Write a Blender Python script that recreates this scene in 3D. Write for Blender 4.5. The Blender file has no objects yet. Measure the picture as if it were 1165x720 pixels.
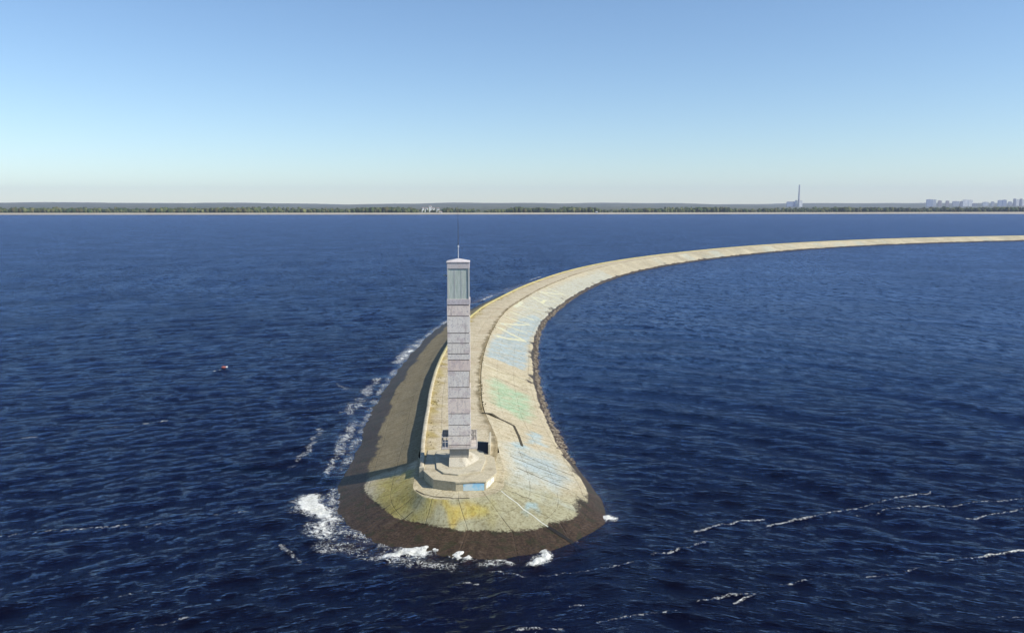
import bpy, bmesh, math, random
import numpy as np
from mathutils import Vector, Matrix
from mathutils.bvhtree import BVHTree

random.seed(7)
rng = np.random.default_rng(11)
R = math.radians
scene = bpy.context.scene
COL = scene.collection

# ------------------------------------------------------------------ camera
cam_d = bpy.data.cameras.new('camera'); cam = bpy.data.objects.new('camera', cam_d)
COL.objects.link(cam); scene.camera = cam
cam.location = (0, 0, 27); cam.rotation_euler = (R(90 - 7.82), 0, 0)
cam_d.sensor_width = 36; cam_d.lens = 28.24
cam_d.clip_start = 0.5; cam_d.clip_end = 60000

# ------------------------------------------------------------------ light
SUN_EL = 40.0
SUN_DIR = Vector((math.cos(R(-19)) * math.cos(R(SUN_EL)), math.sin(R(-19)) * math.cos(R(SUN_EL)), math.sin(R(SUN_EL))))
w = bpy.data.worlds.new('World'); scene.world = w; w.use_nodes = True
nt = w.node_tree; nt.nodes.clear()
sky = nt.nodes.new('ShaderNodeTexSky'); sky.sky_type = 'NISHITA'; sky.sun_disc = False
sky.sun_elevation = R(SUN_EL); sky.sun_rotation = R(90 + 19)      # clockwise from +Y
sky.altitude = 100; sky.air_density = 1.0; sky.dust_density = 0.1; sky.ozone_density = 1.1
bg = nt.nodes.new('ShaderNodeBackground'); bg.inputs[1].default_value = 0.112
wo = nt.nodes.new('ShaderNodeOutputWorld')
tm = nt.nodes.new('ShaderNodeMix'); tm.data_type = 'RGBA'; tm.blend_type = 'MULTIPLY'; tm.inputs[0].default_value = 1; tm.inputs[7].default_value = (.81, .945, 1.09, 1)
nt.links.new(sky.outputs[0], tm.inputs[6]); nt.links.new(tm.outputs[2], bg.inputs[0]); nt.links.new(bg.outputs[0], wo.inputs[0])
sd = bpy.data.lights.new('sun', 'SUN'); sd.energy = 5.0; sd.angle = R(0.5); sd.color = (1, .94, .84)
so = bpy.data.objects.new('sun', sd); COL.objects.link(so)
so.rotation_euler = SUN_DIR.to_track_quat('Z', 'Y').to_euler()
scene.view_settings.view_transform = 'Standard'; scene.view_settings.look = 'None'
scene.view_settings.gamma = 1; scene.view_settings.exposure = 0.26
scene.cycles.volume_bounces = 0; scene.cycles.max_bounces = 6
scene.cycles.transparent_max_bounces = 8
scene.cycles.use_denoising = True

# ------------------------------------------------------------------ helpers
def tag(o, label=None, cat=None, group=None, kind=None):
    if label: o['label'] = label
    if cat: o['category'] = cat
    if group: o['group'] = group
    if kind: o['kind'] = kind
    return o
def empty(name, loc=(0, 0, 0), rz=0):
    o = bpy.data.objects.new(name, None); COL.objects.link(o)
    o.location = loc; o.rotation_euler = (0, 0, rz); o.empty_display_size = .3
    return o
def link(name, me, mat, parent=None):
    o = bpy.data.objects.new(name, me); COL.objects.link(o)
    if mat: me.materials.append(mat)
    if parent: o.parent = parent
    return o
def mesh_np(name, V, F, smooth=False):
    """V (n,3) array, F (m,3 or 4) array"""
    me = bpy.data.meshes.new(name)
    V = np.asarray(V, dtype=np.float32); F = np.asarray(F, dtype=np.int32)
    me.vertices.add(len(V)); me.vertices.foreach_set('co', V.ravel())
    n = F.shape[1]
    me.loops.add(F.size); me.loops.foreach_set('vertex_index', F.ravel())
    me.polygons.add(len(F)); me.polygons.foreach_set('loop_start', np.arange(0, F.size, n, dtype=np.int32))
    me.polygons.foreach_set('loop_total', np.full(len(F), n, dtype=np.int32))
    me.update(calc_edges=True)
    if smooth: me.polygons.foreach_set('use_smooth', np.ones(len(F), dtype=bool))
    me.validate(); return me
def fattr(me, name, arr):
    a = me.attributes.new(name, 'FLOAT', 'POINT'); a.data.foreach_set('value', np.asarray(arr, dtype=np.float32).ravel())
def cattr(me, name, arr):
    a = me.attributes.new(name, 'FLOAT_COLOR', 'POINT')
    arr = np.asarray(arr, dtype=np.float32)
    if arr.shape[1] == 3: arr = np.hstack([arr, np.ones((len(arr), 1), dtype=np.float32)])
    a.data.foreach_set('color', arr.ravel())
def vattr(me, name, arr):
    a = me.attributes.new(name, 'FLOAT_VECTOR', 'POINT'); a.data.foreach_set('vector', np.asarray(arr, dtype=np.float32).ravel())
def grid_faces(nr, nc):
    i = np.arange(nr * nc).reshape(nr, nc)
    return np.stack([i[:-1, :-1].ravel(), i[:-1, 1:].ravel(), i[1:, 1:].ravel(), i[1:, :-1].ravel()], 1)
class MB:
    """collects boxes, prisms and tubes into one mesh"""
    def __init__(s): s.bm = bmesh.new()
    def box(s, x0, x1, y0, y1, z0, z1, bev=0):
        vs = [s.bm.verts.new(p) for p in [(x0,y0,z0),(x1,y0,z0),(x1,y1,z0),(x0,y1,z0),(x0,y0,z1),(x1,y0,z1),(x1,y1,z1),(x0,y1,z1)]]
        for f in [(3,2,1,0),(4,5,6,7),(0,1,5,4),(1,2,6,5),(2,3,7,6),(3,0,4,7)]: s.bm.faces.new([vs[i] for i in f])
        return s
    def prism(s, pts, z0, z1, top=None):
        top = top or pts; n = len(pts)
        a = [s.bm.verts.new((p[0], p[1], z0)) for p in pts]; b = [s.bm.verts.new((p[0], p[1], z1)) for p in top]
        s.bm.faces.new(a[::-1]); s.bm.faces.new(b)
        for i in range(n): s.bm.faces.new([a[i], a[(i+1) % n], b[(i+1) % n], b[i]])
        return s
    def tube(s, a, b, r, r2=None, n=10):
        a, b = Vector(a), Vector(b); d = (b - a).normalized(); r2 = r if r2 is None else r2
        u = d.orthogonal().normalized(); v = d.cross(u)
        A = [s.bm.verts.new(a + (u * math.cos(t) + v * math.sin(t)) * r) for t in [2*math.pi*i/n for i in range(n)]]
        B = [s.bm.verts.new(b + (u * math.cos(t) + v * math.sin(t)) * r2) for t in [2*math.pi*i/n for i in range(n)]]
        s.bm.faces.new(A[::-1]); s.bm.faces.new(B)
        for i in range(n): s.bm.faces.new([A[i], A[(i+1) % n], B[(i+1) % n], B[i]])
        return s
    def build(s, name, mat, parent=None, bevel=0):
        if bevel: bmesh.ops.bevel(s.bm, geom=s.bm.edges[:], offset=bevel, segments=1, affect='EDGES')
        bmesh.ops.recalc_face_normals(s.bm, faces=s.bm.faces[:])
        me = bpy.data.meshes.new(name); s.bm.to_mesh(me); s.bm.free()
        return link(name, me, mat, parent)

# node helper
class NT:
    def __init__(s, name):
        s.m = bpy.data.materials.new(name); s.m.use_nodes = True; s.t = s.m.node_tree; s.t.nodes.clear()
        s.out = s.t.nodes.new('ShaderNodeOutputMaterial')
    def n(s, typ, ins=None, **kw):
        nd = s.t.nodes.new(typ)
        for k, v in kw.items(): setattr(nd, k, v)
        for k, v in (ins or {}).items():
            if isinstance(v, bpy.types.NodeSocket): s.t.links.new(v, nd.inputs[k])
            else: nd.inputs[k].default_value = v
        return nd
    def math(s, op, a, b=0.0, c=None, clamp=False):
        ins = {0: a, 1: b}
        if c is not None: ins[2] = c
        return s.n('ShaderNodeMath', ins, operation=op, use_clamp=clamp).outputs[0]
    def noise(s, vec, scale, detail=4, rough=.55, dist=0.0):
        return s.n('ShaderNodeTexNoise', {'Vector': vec, 'Scale': scale, 'Detail': detail, 'Roughness': rough, 'Distortion': dist}).outputs['Fac']
    def ramp(s, fac, a, b, lo=0.0, hi=1.0):
        return s.n('ShaderNodeMapRange', {0: fac, 1: a, 2: b, 3: lo, 4: hi}, interpolation_type='SMOOTHSTEP').outputs[0]
    def mix(s, fac, a, b, mode='MIX'):
        nd = s.t.nodes.new('ShaderNodeMix'); nd.data_type = 'RGBA'; nd.blend_type = mode
        for sock, v in ((nd.inputs[0], fac), (nd.inputs[6], a), (nd.inputs[7], b)):
            if isinstance(v, bpy.types.NodeSocket): s.t.links.new(v, sock)
            elif hasattr(v, '__len__'): sock.default_value = (*v, 1) if len(v) == 3 else v
            else: sock.default_value = v
        return nd.outputs[2]
    def attr(s, name, out='Fac'): return s.n('ShaderNodeAttribute', attribute_name=name).outputs[out]
    def pos(s): return s.n('ShaderNodeNewGeometry').outputs['Position']
    def obj(s): return s.n('ShaderNodeTexCoord').outputs['Object']
    def done(s, sh): s.t.links.new(sh, s.out.inputs[0]); return s.m

def weathered(name, col, stain=(.2, .15, .1), amount=.4, rough=.8, scale=1.5, bump=.3, metallic=0, dirt_scale=6):
    t = NT(name); p = t.obj()
    st = t.n('ShaderNodeMapping', {0: p, 3: (1, 1, .35)}).outputs[0]
    n1 = t.noise(st, scale, 6, .65); n2 = t.noise(p, dirt_scale * scale, 5, .7)
    c = t.mix(t.ramp(n1, .48, .75, 0, amount), col, stain)
    c = t.mix(t.ramp(n2, .35, .65, 0, .55), c, tuple(x * .55 for x in col))
    b = t.n('ShaderNodeBump', {'Height': n2, 'Strength': bump, 'Distance': .02}).outputs[0]
    s = t.n('ShaderNodeBsdfPrincipled', {'Base Color': c, 'Roughness': rough, 'Metallic': metallic, 'Normal': b})
    return t.done(s.outputs[0])
def mat1(name, c, r=.6):
    t_ = NT(name); s_ = t_.n('ShaderNodeBsdfPrincipled', {'Base Color': t_.mix(t_.ramp(t_.noise(t_.obj(), 3, 3), .4, .7, 0, .4), c, tuple(v*.7 for v in c)), 'Roughness': r}); return t_.done(s_.outputs[0])
# ------------------------------------------------------------------ breakwater plan (metres)
C_PTS = np.array([(-8.15,71.0),(-8.55,75),(-9.0,80),(-9.5,87),(-9.85,93),(-10.5,103),(-11.0,117),(-11.0,132),(-10.3,153),(-8.6,176),(-5.0,200),
    (5.2,246),(22,300),(45,351),(78,404),(124,463),(181,521),(250,574),(325,616),(412,652),(520,688),(660,722)], float)
def catmull(P, spacing):
    """dense Catmull-Rom through P (n,k); spacing(p) gives the step; returns dense points and the control parameter"""
    P = np.asarray(P, float); out = []; par = []
    Q = np.vstack([2*P[0]-P[1], P, 2*P[-1]-P[-2]])
    for i in range(len(P)-1):
        p0, p1, p2, p3 = Q[i], Q[i+1], Q[i+2], Q[i+3]
        n = max(2, int(np.ceil(np.linalg.norm((p2-p1)[:2]) / spacing(p1))))
        t = np.arange(n)[:, None] / n
        out.append(.5*((2*p1)+(-p0+p2)*t+(2*p0-5*p1+4*p2-p3)*t**2+(-p0+3*p1-3*p2+p3)*t**3)); par.append(i+t[:, 0])
    out.append(P[-1:]); par.append([len(P)-1])
    return np.vstack(out), np.concatenate(par)
def offs(i, d):
    a = C_PTS[max(i-1, 0)]; b = C_PTS[min(i+1, len(C_PTS)-1)]; t = (b-a)/np.linalg.norm(b-a)
    return C_PTS[i] + np.array([t[1], -t[0]]) * d        # +d = right
T, B, W = [], [], []                                     # top, wet line, waterline as one U: left far -> tip -> right far
NC = len(C_PTS)
for i in range(NC-1, 3, -1):
    T.append((*offs(i, -.30), 2.6)); B.append((*offs(i, -5.8), .7)); W.append((*offs(i, -7.9), 0))
near = [((-9.6,86,2.6),(-15.3,86.5,.7),(-17.2,87,0)), ((-9.35,79.5,2.6),(-14.7,80.5,.7),(-17.0,81,0)), ((-9.1,74.5,2.55),(-14.2,76,.7),(-16.8,76.4,0)),
 ((-8.9,70.8,2.45),(-13.7,72.2,.7),(-16.2,71.2,0)), ((-8.7,68.1,2.4),(-12.2,68.8,.7),(-14.7,66.9,0)), ((-8.1,66.8,2.4),(-10.3,66.2,.7),(-12.6,63.4,0)),
 ((-7.3,65.8,2.4),(-8.2,64.4,.7),(-10.1,61.4,0)), ((-5.8,65.3,2.4),(-5.6,63.2,.7),(-6.6,59.8,0)), ((-3.9,65.5,2.4),(-2.6,63.0,.7),(-3.0,58.8,0)),
 ((-2.4,66.1,2.4),(-.3,62.6,.7),(.1,59,0)), ((-1.5,66.7,2.42),(2.3,63.3,.7),(2.9,60.3,0)), ((-.9,67.6,2.5),(4.9,65.2,.65),(5.9,63,0)),
 ((-.7,68.6,2.6),(6.3,67.7,.6),(8.0,66,0)), ((-.75,72,2.8),(6.95,71,.6),(8.3,70.4,0)), ((-1.2,76,3.0),(6.7,75.8,.6),(7.7,75.5,0)),
 ((-1.6,80,3.1),(6.0,80,.6),(6.9,80,0)), ((-2.2,85,3.15),(5.0,85.5,.6),(6.0,85.5,0))]
for a, b, c in near: T.append(a); B.append(b); W.append(c)
for i in range(4, NC):
    T.append((*offs(i, 6.5), 3.15)); B.append((*offs(i, 14.2), .6)); W.append((*offs(i, 15.2), 0))
TBW = np.hstack([np.array(T), np.array(B), np.array(W)])
D, par = catmull(TBW, lambda p: max(.16, .0018*math.hypot(p[0], p[1])*(1 if math.hypot(p[0],p[1])<200 else 2.2)))
Td, Bd, Wd = D[:, :3], D[:, 3:6], D[:, 6:9]
# ------------------------------------------------------------------ paint areas on the concrete (world metres)
def inpoly(X, Y, poly, soft=.35):
    """soft mask of a polygon"""
    P = np.array(poly); ins = np.zeros(X.shape, bool); dmin = np.full(X.shape, 1e9)
    j = len(P)-1
    for i in range(len(P)):
        x1, y1, x2, y2 = *P[j], *P[i]
        c = ((y1 > Y) != (y2 > Y)) & (X < (x2-x1)*(Y-y1)/((y2-y1) if y2 != y1 else 1e-9)+x1); ins ^= c
        L = (x2-x1)**2+(y2-y1)**2
        t = np.clip(((X-x1)*(x2-x1)+(Y-y1)*(y2-y1))/L, 0, 1)
        dmin = np.minimum(dmin, np.hypot(X-x1-t*(x2-x1), Y-y1-t*(y2-y1))); j = i
    d = np.where(ins, dmin, -dmin)
    return np.clip(.5+d/(2*soft), 0, 1)
def vnoise(X, Y, s, seed):
    """cheap smooth noise -1..1"""
    r = np.random.default_rng(seed); z = 0
    for k in range(7):
        a = r.uniform(0, 6.28); f = s*r.uniform(.6, 2.2); z = z+np.sin((X*math.cos(a)+Y*math.sin(a))*f+r.uniform(0, 6.28)+1.3*np.sin(X*f*.7+Y*.4*f+k))
    return z/4.0
BLUE=(.36,.47,.52); PALE=(.45,.53,.52); GREEN=(.28,.55,.36); YEL=(.42,.37,.12); OCH=(.58,.40,.035); CREAM=(.58,.54,.38); CYAN=(.30,.52,.64)
PAINT = [
 (BLUE,.85,.5,[(-4.2,133),(-4.2,128),(2.0,127),(2.6,134),(3.0,150),(4.6,165),(7.5,186),(5.5,190),(1.8,180),(-1.4,158),(-3.4,146)]),
 (PALE,.5,1.2,[(0,176),(8,186),(16,220),(28,262),(40,300),(34,308),(20,268),(9,230),(3,205)]),
 (GREEN,.6,.9,[(-3.0,110),(-2.6,113.5),(2.2,108),(2.5,98),(1.4,93.5),(-2.4,98)]),
 (PALE,.6,.7,[(-.4,74),(-1.0,79.5),(.8,81.5),(4.8,82),(5.4,78),(6.0,73.5),(4.0,70.5),(.2,70.5)]),
 (BLUE,.6,.5,[(.2,75),(.6,79),(3.8,78.5),(5.0,75),(4.2,71.5),(1.2,73)]),
 (CYAN,.7,.3,[(-.2,81),(.8,83),(1.8,82),(.8,80.2)]), (CYAN,.55,.3,[(1.6,84),(2.0,90),(3.3,90),(3.6,84)]),
 (CYAN,.5,.25,[(.9,65.6),(2.2,66.4),(2.4,65.4),(1.3,64.8)]),
 (PALE,.5,.6,[(-.3,70),(2,71),(4.6,68.8),(5.6,67),(2,66.6)]),
 (OCH,.95,.45,[(-4.9,64.9),(-3.0,65.1),(-2.2,64.3),(-2.9,63.4),(-4.6,63.4),(-5.4,64.0)]),
 (OCH,.6,.5,[(-6.9,65.3),(-4.9,64.9),(-5.2,63.9),(-7,64.2)]),
 (OCH,.6,.7,[(-12.2,71.8),(-9.6,71),(-8.6,67.4),(-9.4,65.6),(-11.4,68.2)]),
 (YEL,.85,.7,[(-12.8,73.8),(-9.2,73.2),(-8.4,66),(-5,64.8),(-1.5,65.6),(-1.8,63.4),(-8.4,64.2),(-12.4,69)]),
 (YEL,.35,.8,[(1.2,68.4),(3.6,69.8),(5,68),(2,67)]),
 (CREAM,.6,1.0,[(-4,121),(2.6,121),(2.7,114),(-3.6,114.5)]),
]
def paint_cols(X, Y, base):
    col = np.array(base, float)
    nx = X+.35*vnoise(X, Y, 1.7, 5); ny = Y+.9*vnoise(X, Y, 1.1, 6)
    for k, (c, a, soft, poly) in enumerate(PAINT):
        P = np.array(poly); m = np.zeros(len(X)); sel = (X > P[:,0].min()-2)&(X < P[:,0].max()+2)&(Y > P[:,1].min()-4)&(Y < P[:,1].max()+4)
        if not sel.any(): continue
        q = inpoly(nx[sel], ny[sel], poly, soft)
        q = q*np.clip(.85+.45*vnoise(X[sel]*1.3-Y[sel]*.5, Y[sel]*1.1, 2.1, 20+k), .15, 1)
        m[sel] = q*a; col = col*(1-m[:, None])+np.array(c)*m[:, None]
    return col

# ------------------------------------------------------------------ concrete material
def concrete(name, joint=3.0, jw=.035, wetmat=True):
    t = NT(name); p = t.pos(); uv = t.attr('suv', 'Vector')
    n1 = t.noise(p, .5, 5, .6); n2 = t.noise(p, 4.5, 6, .7); n3 = t.noise(p, 25, 4, .7)
    sm = t.n('ShaderNodeMapping', {0: uv, 3: (2.2, .22, 1)}).outputs[0]
    streak = t.noise(sm, 1.0, 5, .65)
    sep = t.n('ShaderNodeSeparateXYZ', {0: uv})
    wob = t.math('MULTIPLY', t.math('SUBTRACT', n2, .5), .10)
    def lines(sock, step, wd):
        m = t.math('MODULO', t.math('ADD', t.math('ADD', sock, wob), 5000), step)
        d = t.math('MINIMUM', m, t.math('SUBTRACT', step, m)); return t.ramp(d, wd*.4, wd*1.8, 1, 0)
    jl = t.math('MAXIMUM', lines(sep.outputs[0], joint, jw), t.math('MULTIPLY', lines(sep.outputs[1], 2.6, jw*.8), .7))
    jl = t.math('MULTIPLY', jl, t.ramp(n1, .35, .6, .35, 1))
    base = t.attr('base', 'Color')
    c = t.mix(t.ramp(n1, .3, .7, 0, .30), base, t.mix(1, base, (.72, .62, .46), 'MULTIPLY'))
    c = t.mix(t.ramp(streak, .42, .72, 0, .45), c, t.mix(1, base, (.55, .5, .4), 'MULTIPLY'))
    c = t.mix(t.ramp(n2, .46, .68, 0, .75), c, t.mix(1, c, (.52, .46, .36), 'MULTIPLY'))
    nb = t.noise(p, 1.3, 7, .75, .6); c = t.mix(t.ramp(nb, .50, .62, 0, .55), c, t.mix(1, c, (.62, .60, .50), 'MULTIPLY'))
    nd = t.noise(p, 2.6, 7, .8, 1.2); c = t.mix(t.ramp(nd, .60, .66, 0, .8), c, (.13, .11, .075))
    c = t.mix(t.ramp(n2, .22, .42, .3, 0), c, (.62, .6, .52))
    c = t.mix(t.ramp(n3, .3, .7, 0, .25), c, t.mix(1, c, (.6, .58, .5), 'MULTIPLY'))
    c = t.mix(t.math('MULTIPLY', jl, .5), c, (.10, .085, .05))
    wet = t.attr('wet'); wc = t.mix(t.ramp(t.math('ADD', n2, t.math('MULTIPLY', streak, .5)), .5, 1.0), (.022, .015, .011), (.080, .055, .036))
    wf = t.ramp(t.math('ADD', wet, t.math('MULTIPLY', t.math('SUBTRACT', n2, .5), 1.1)), .35, .65)
    wn = t.noise(p, .9, 6, .7, .8); wc = t.mix(t.ramp(wn, .50, .62, 0, .7), wc, (.030, .032, .016)); wc = t.mix(t.ramp(wn, .28, .42, .6, 0), wc, (.12, .09, .065))
    c = t.mix(wf, c, wc)
    ro = t.ramp(wf, 0, 1, .92, .45)
    h = t.math('ADD', t.math('ADD', n2, t.math('MULTIPLY', n3, .3)), t.math('MULTIPLY', jl, -1.2))
    b = t.n('ShaderNodeBump', {'Height': h, 'Strength': .7, 'Distance': .05}).outputs[0]
    s = t.n('ShaderNodeBsdfPrincipled', {'Base Color': c, 'Roughness': ro, 'Normal': b, 'Specular IOR Level': t.ramp(wf, 0, 1, .3, .11)})
    return t.done(s.outputs[0])
M_CONC = concrete('weathered_concrete')

root = empty('breakwater', (0, 0, 0))
tag(root, 'long curved concrete breakwater with painted slopes, sweeping from the lighthouse to the right', 'breakwater')

# ---- revetment: the slope all the way round
N = len(Td)
s_arc = np.concatenate([[0], np.cumsum(np.linalg.norm(np.diff((Td+Bd)[:, :2]*.5, axis=0), axis=1))])
out = Wd[:, :2]-Bd[:, :2]; out /= np.linalg.norm(out, axis=1)[:, None]
Ud = np.hstack([Wd[:, :2]+out*9, (-3.0+1.75*np.clip((-6-Wd[:, 0])/6, 0, 1)*(Wd[:, 1] < 250))[:, None]])
kt = 34; kb = 16; ku = 12
prof = []; tt = []
for k in range(kt): a = k/kt; prof.append(Td*(1-a)+Bd*a); tt.append(a)
for k in range(kb): a = k/kb; prof.append(Bd*(1-a)+Wd*a); tt.append(1+a)
for k in range(ku+1): a = k/ku; prof.append(Wd*(1-a)+Ud*a); tt.append(2+a)
V = np.stack(prof, 0); nr = V.shape[0]; tt = np.array(tt)
# a slight sag and unevenness of the slabs; rougher stony edge on the inner side
right = np.arange(N) > N*.5
X, Y = V[..., 0], V[..., 1]
V[..., 2] += .05*vnoise(X, Y, .8, 3)*((tt > 0)[:, None])
V[..., 2] -= .08*np.clip(1-np.abs(tt-.5)*2, 0, 1)[:, None]
across = np.concatenate([np.zeros((1, N)), np.cumsum(np.linalg.norm(np.diff(V, axis=0), axis=2), axis=0)])
me = mesh_np('revetment', V.reshape(-1, 3), grid_faces(nr, N)[:, ::-1], True)
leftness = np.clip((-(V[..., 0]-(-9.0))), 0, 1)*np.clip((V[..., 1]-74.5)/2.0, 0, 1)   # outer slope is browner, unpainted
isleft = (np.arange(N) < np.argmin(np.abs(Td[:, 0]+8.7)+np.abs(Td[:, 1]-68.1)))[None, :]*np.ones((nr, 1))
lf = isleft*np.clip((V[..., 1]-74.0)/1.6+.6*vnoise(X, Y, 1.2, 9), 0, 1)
tipf = np.clip((73-V[..., 1])/6, 0, 1)
base = np.zeros((nr, N, 3)); base[:] = (.53, .475, .34)
base = base*(1-tipf[..., None])+np.array((.36, .35, .23))*tipf[..., None]
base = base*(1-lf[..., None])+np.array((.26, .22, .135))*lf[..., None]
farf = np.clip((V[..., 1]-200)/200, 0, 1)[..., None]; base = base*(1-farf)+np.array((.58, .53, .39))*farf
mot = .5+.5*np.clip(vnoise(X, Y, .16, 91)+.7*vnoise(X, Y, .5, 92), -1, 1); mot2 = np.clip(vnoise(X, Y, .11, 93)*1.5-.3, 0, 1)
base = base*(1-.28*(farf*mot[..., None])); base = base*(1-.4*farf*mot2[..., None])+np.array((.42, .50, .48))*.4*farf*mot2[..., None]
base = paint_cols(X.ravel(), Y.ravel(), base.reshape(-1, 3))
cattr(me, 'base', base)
dz = V[..., 2]
wetn = .20*vnoise(X, Y, .6, 31)+.09*vnoise(X, Y, 2.4, 32)
wet = np.clip((tt[:, None]-1+wetn*.5+.02)/.30+.5, 0, 1)
wet_r = np.clip((tt[:, None]-1.15+wetn*1.2)/.5+.5, 0, 1)
rr = (np.arange(N)[None, :] > N*.5)&(V[..., 1] > 84)
wet = np.where(rr, wet_r, wet)
fattr(me, 'wet', wet.ravel())
vattr(me, 'suv', np.stack([np.tile(s_arc, (nr, 1)), across, np.zeros((nr, N))], -1).reshape(-1, 3))
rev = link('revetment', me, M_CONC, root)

# ---- ledge (ring) round the tip between slope and octagonal plinth
PL = [(-8.0,71.6),(-8.0,70.3),(-6.9,68.0),(-4.9,67.3),(-2.3,67.5),(-1.4,69.8),(-1.75,74.2),(-1.9,76.4)]
def nearest_on(poly, p):
    best = None
    for a, b in zip(poly[:-1], poly[1:]):
        a = np.array(a); b = np.array(b); t = np.clip(np.dot(p-a, b-a)/np.dot(b-a, b-a), 0, 1); q = a+t*(b-a); d = np.linalg.norm(p-q)
        if best is None or d < best[0]: best = (d, q)
    return best[1]
sel = [i for i in range(N) if Td[i, 1] < 76.5 and Td[i, 0] > -9.3]
Tin = np.array([[*(np.array(nearest_on(PL, Td[i, :2]))*.8+np.array((-4.8, 71))*.2), Td[i, 2]] for i in sel]); Tout = Td[sel]
Vr = np.stack([Tout*(1-a)+Tin*a for a in np.linspace(0, 1, 12)], 0); n = len(sel)
Vr[1:, :, 2] += .02*vnoise(Vr[1:, :, 0], Vr[1:, :, 1], 2, 8)
me = mesh_np('ledge', Vr.reshape(-1, 3), grid_faces(12, n), True)
cattr(me, 'base', np.tile((.52, .47, .33), (12*n, 1)) * (1+.1*vnoise(Vr[..., 0].ravel(), Vr[..., 1].ravel(), 1, 3))[:, None]); fattr(me, 'wet', np.zeros(12*n))
vattr(me, 'suv', np.stack([np.tile(s_arc[sel], (12, 1)), np.tile(np.linspace(0.3, 2, 12)[:, None], (1, n)), np.zeros((12, n))], -1).reshape(-1, 3))
link('ledge', me, M_CONC, root)

# ---- promenade on top
Cd, _ = catmull(C_PTS, lambda p: max(.3, .002*math.hypot(p[0], p[1])))
Rt_ctrl = [(-1.9,72),(-1.5,75),(-1.52,80),(-2.1,85)]+[tuple(offs(i, 6.4)) for i in range(4, NC)]
# same control count as C_PTS: drop in the near points
CR = np.hstack([C_PTS[[0,1,2,3]+list(range(4, NC))], np.array([Rt_ctrl[0], Rt_ctrl[1], Rt_ctrl[2], (-2.5,87.5)]+Rt_ctrl[4:])])
CRd, _ = catmull(CR, lambda p: max(.25, .002*math.hypot(p[0], p[1])))
n = len(CRd); ka = 26
rows = []
for a in np.linspace(0, 1, ka):
    xy = CRd[:, :2]*(1-a)+CRd[:, 2:]*a; z = 3.13+.02*(1-a)+.06*np.clip(1-abs(a-.5)*2, 0, 1)
    rows.append(np.hstack([xy, np.full((n, 1), z)]))
rows.append(np.hstack([rows[-1][:, :2]+.01, np.full((n, 1), 2.4)]))
Vp = np.stack(rows, 0)
Vp[:-1, :, 2] += .03*vnoise(Vp[:-1, :, 0], Vp[:-1, :, 1], 1.1, 44)
sp = np.concatenate([[0], np.cumsum(np.linalg.norm(np.diff(CRd[:, :2], axis=0), axis=1))])
me = mesh_np('promenade', Vp.reshape(-1, 3), grid_faces(ka+1, n)[:, ::-1], False)
av = np.concatenate([np.linspace(0, 1, ka), [1]])[:, None]*np.ones((1, n))
b = np.zeros((ka+1, n, 3)); b[:] = (.60, .53, .38)
moss = np.clip((.22-av+.12*vnoise(Vp[..., 0]*1.4, Vp[..., 1], 1.2, 61))/.12, 0, 1)*np.clip(.6+.6*vnoise(Vp[..., 0], Vp[..., 1], .9, 62), 0, 1)
moss2 = np.clip((av-.90+.06*vnoise(Vp[..., 0], Vp[..., 1], 1.4, 63))/.06, 0, 1)
b = b*(1-.8*moss[..., None])+np.array((.38, .30, .08))*.9*moss[..., None]
pm = np.clip(vnoise(Vp[..., 0], Vp[..., 1], .45, 95), 0, 1)[..., None]; b = b*(1-.3*pm)+np.array((.40, .30, .19))*.3*pm
b = b*(1-.8*moss2[..., None])+np.array((.20, .16, .08))*.8*moss2[..., None]
cattr(me, 'base', b.reshape(-1, 3)); fattr(me, 'wet', np.zeros((ka+1)*n))
vattr(me, 'suv', np.stack([np.tile(sp, (ka+1, 1)), np.tile(np.concatenate([np.linspace(.9, 7.3, ka), [7.3]])[:, None], (1, n)), np.zeros((ka+1, n))], -1).reshape(-1, 3))
link('promenade', me, M_CONC, root)

# ---- parapet along the outer edge
n = len(Cd); tg = np.gradient(Cd, axis=0); tg /= np.linalg.norm(tg, axis=1)[:, None]; nrm = np.stack([tg[:, 1], -tg[:, 0]], 1)
prof = [(-.32, 2.0), (-.30, 3.33), (-.27, 3.38), (.06, 3.38), (.10, 3.34), (.12, 2.9)]
Vw = np.stack([np.hstack([Cd+nrm*d, np.full((n, 1), z)]) for d, z in prof], 0)
Vw[1:5, :, 2] += .03*vnoise(Vw[1:5, :, 0], Vw[1:5, :, 1], .7, 71)
F = grid_faces(len(prof), n)[:, ::-1]; idx = np.arange(len(prof)*n).reshape(len(prof), n)
me = mesh_np('parapet', Vw.reshape(-1, 3), F, False)
sp2 = np.concatenate([[0], np.cumsum(np.linalg.norm(np.diff(Cd, axis=0), axis=1))])
yel = np.clip((Vw[..., 1]-100)/40, 0, 1)[..., None]
b = np.array((.60, .55, .42))*(1-yel)+np.array((.52, .47, .22))*yel
cattr(me, 'base', b.reshape(-1, 3)); fattr(me, 'wet', np.zeros(len(prof)*n))
vattr(me, 'suv', np.stack([np.tile(sp2*.7, (len(prof), 1)), np.tile(np.array([.6, 1, 1.2, 1.5, 1.6, 2])[:, None], (1, n)), np.zeros((len(prof), n))], -1).reshape(-1, 3))
par_o = link('parapet', me, M_CONC, root)
MB().box(-8.47, -8.0, 70.72, 71.02, 2.3, 3.40).build('parapet_end', weathered('parapet_end_concrete', (.5, .46, .34)), root, .02)

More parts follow.
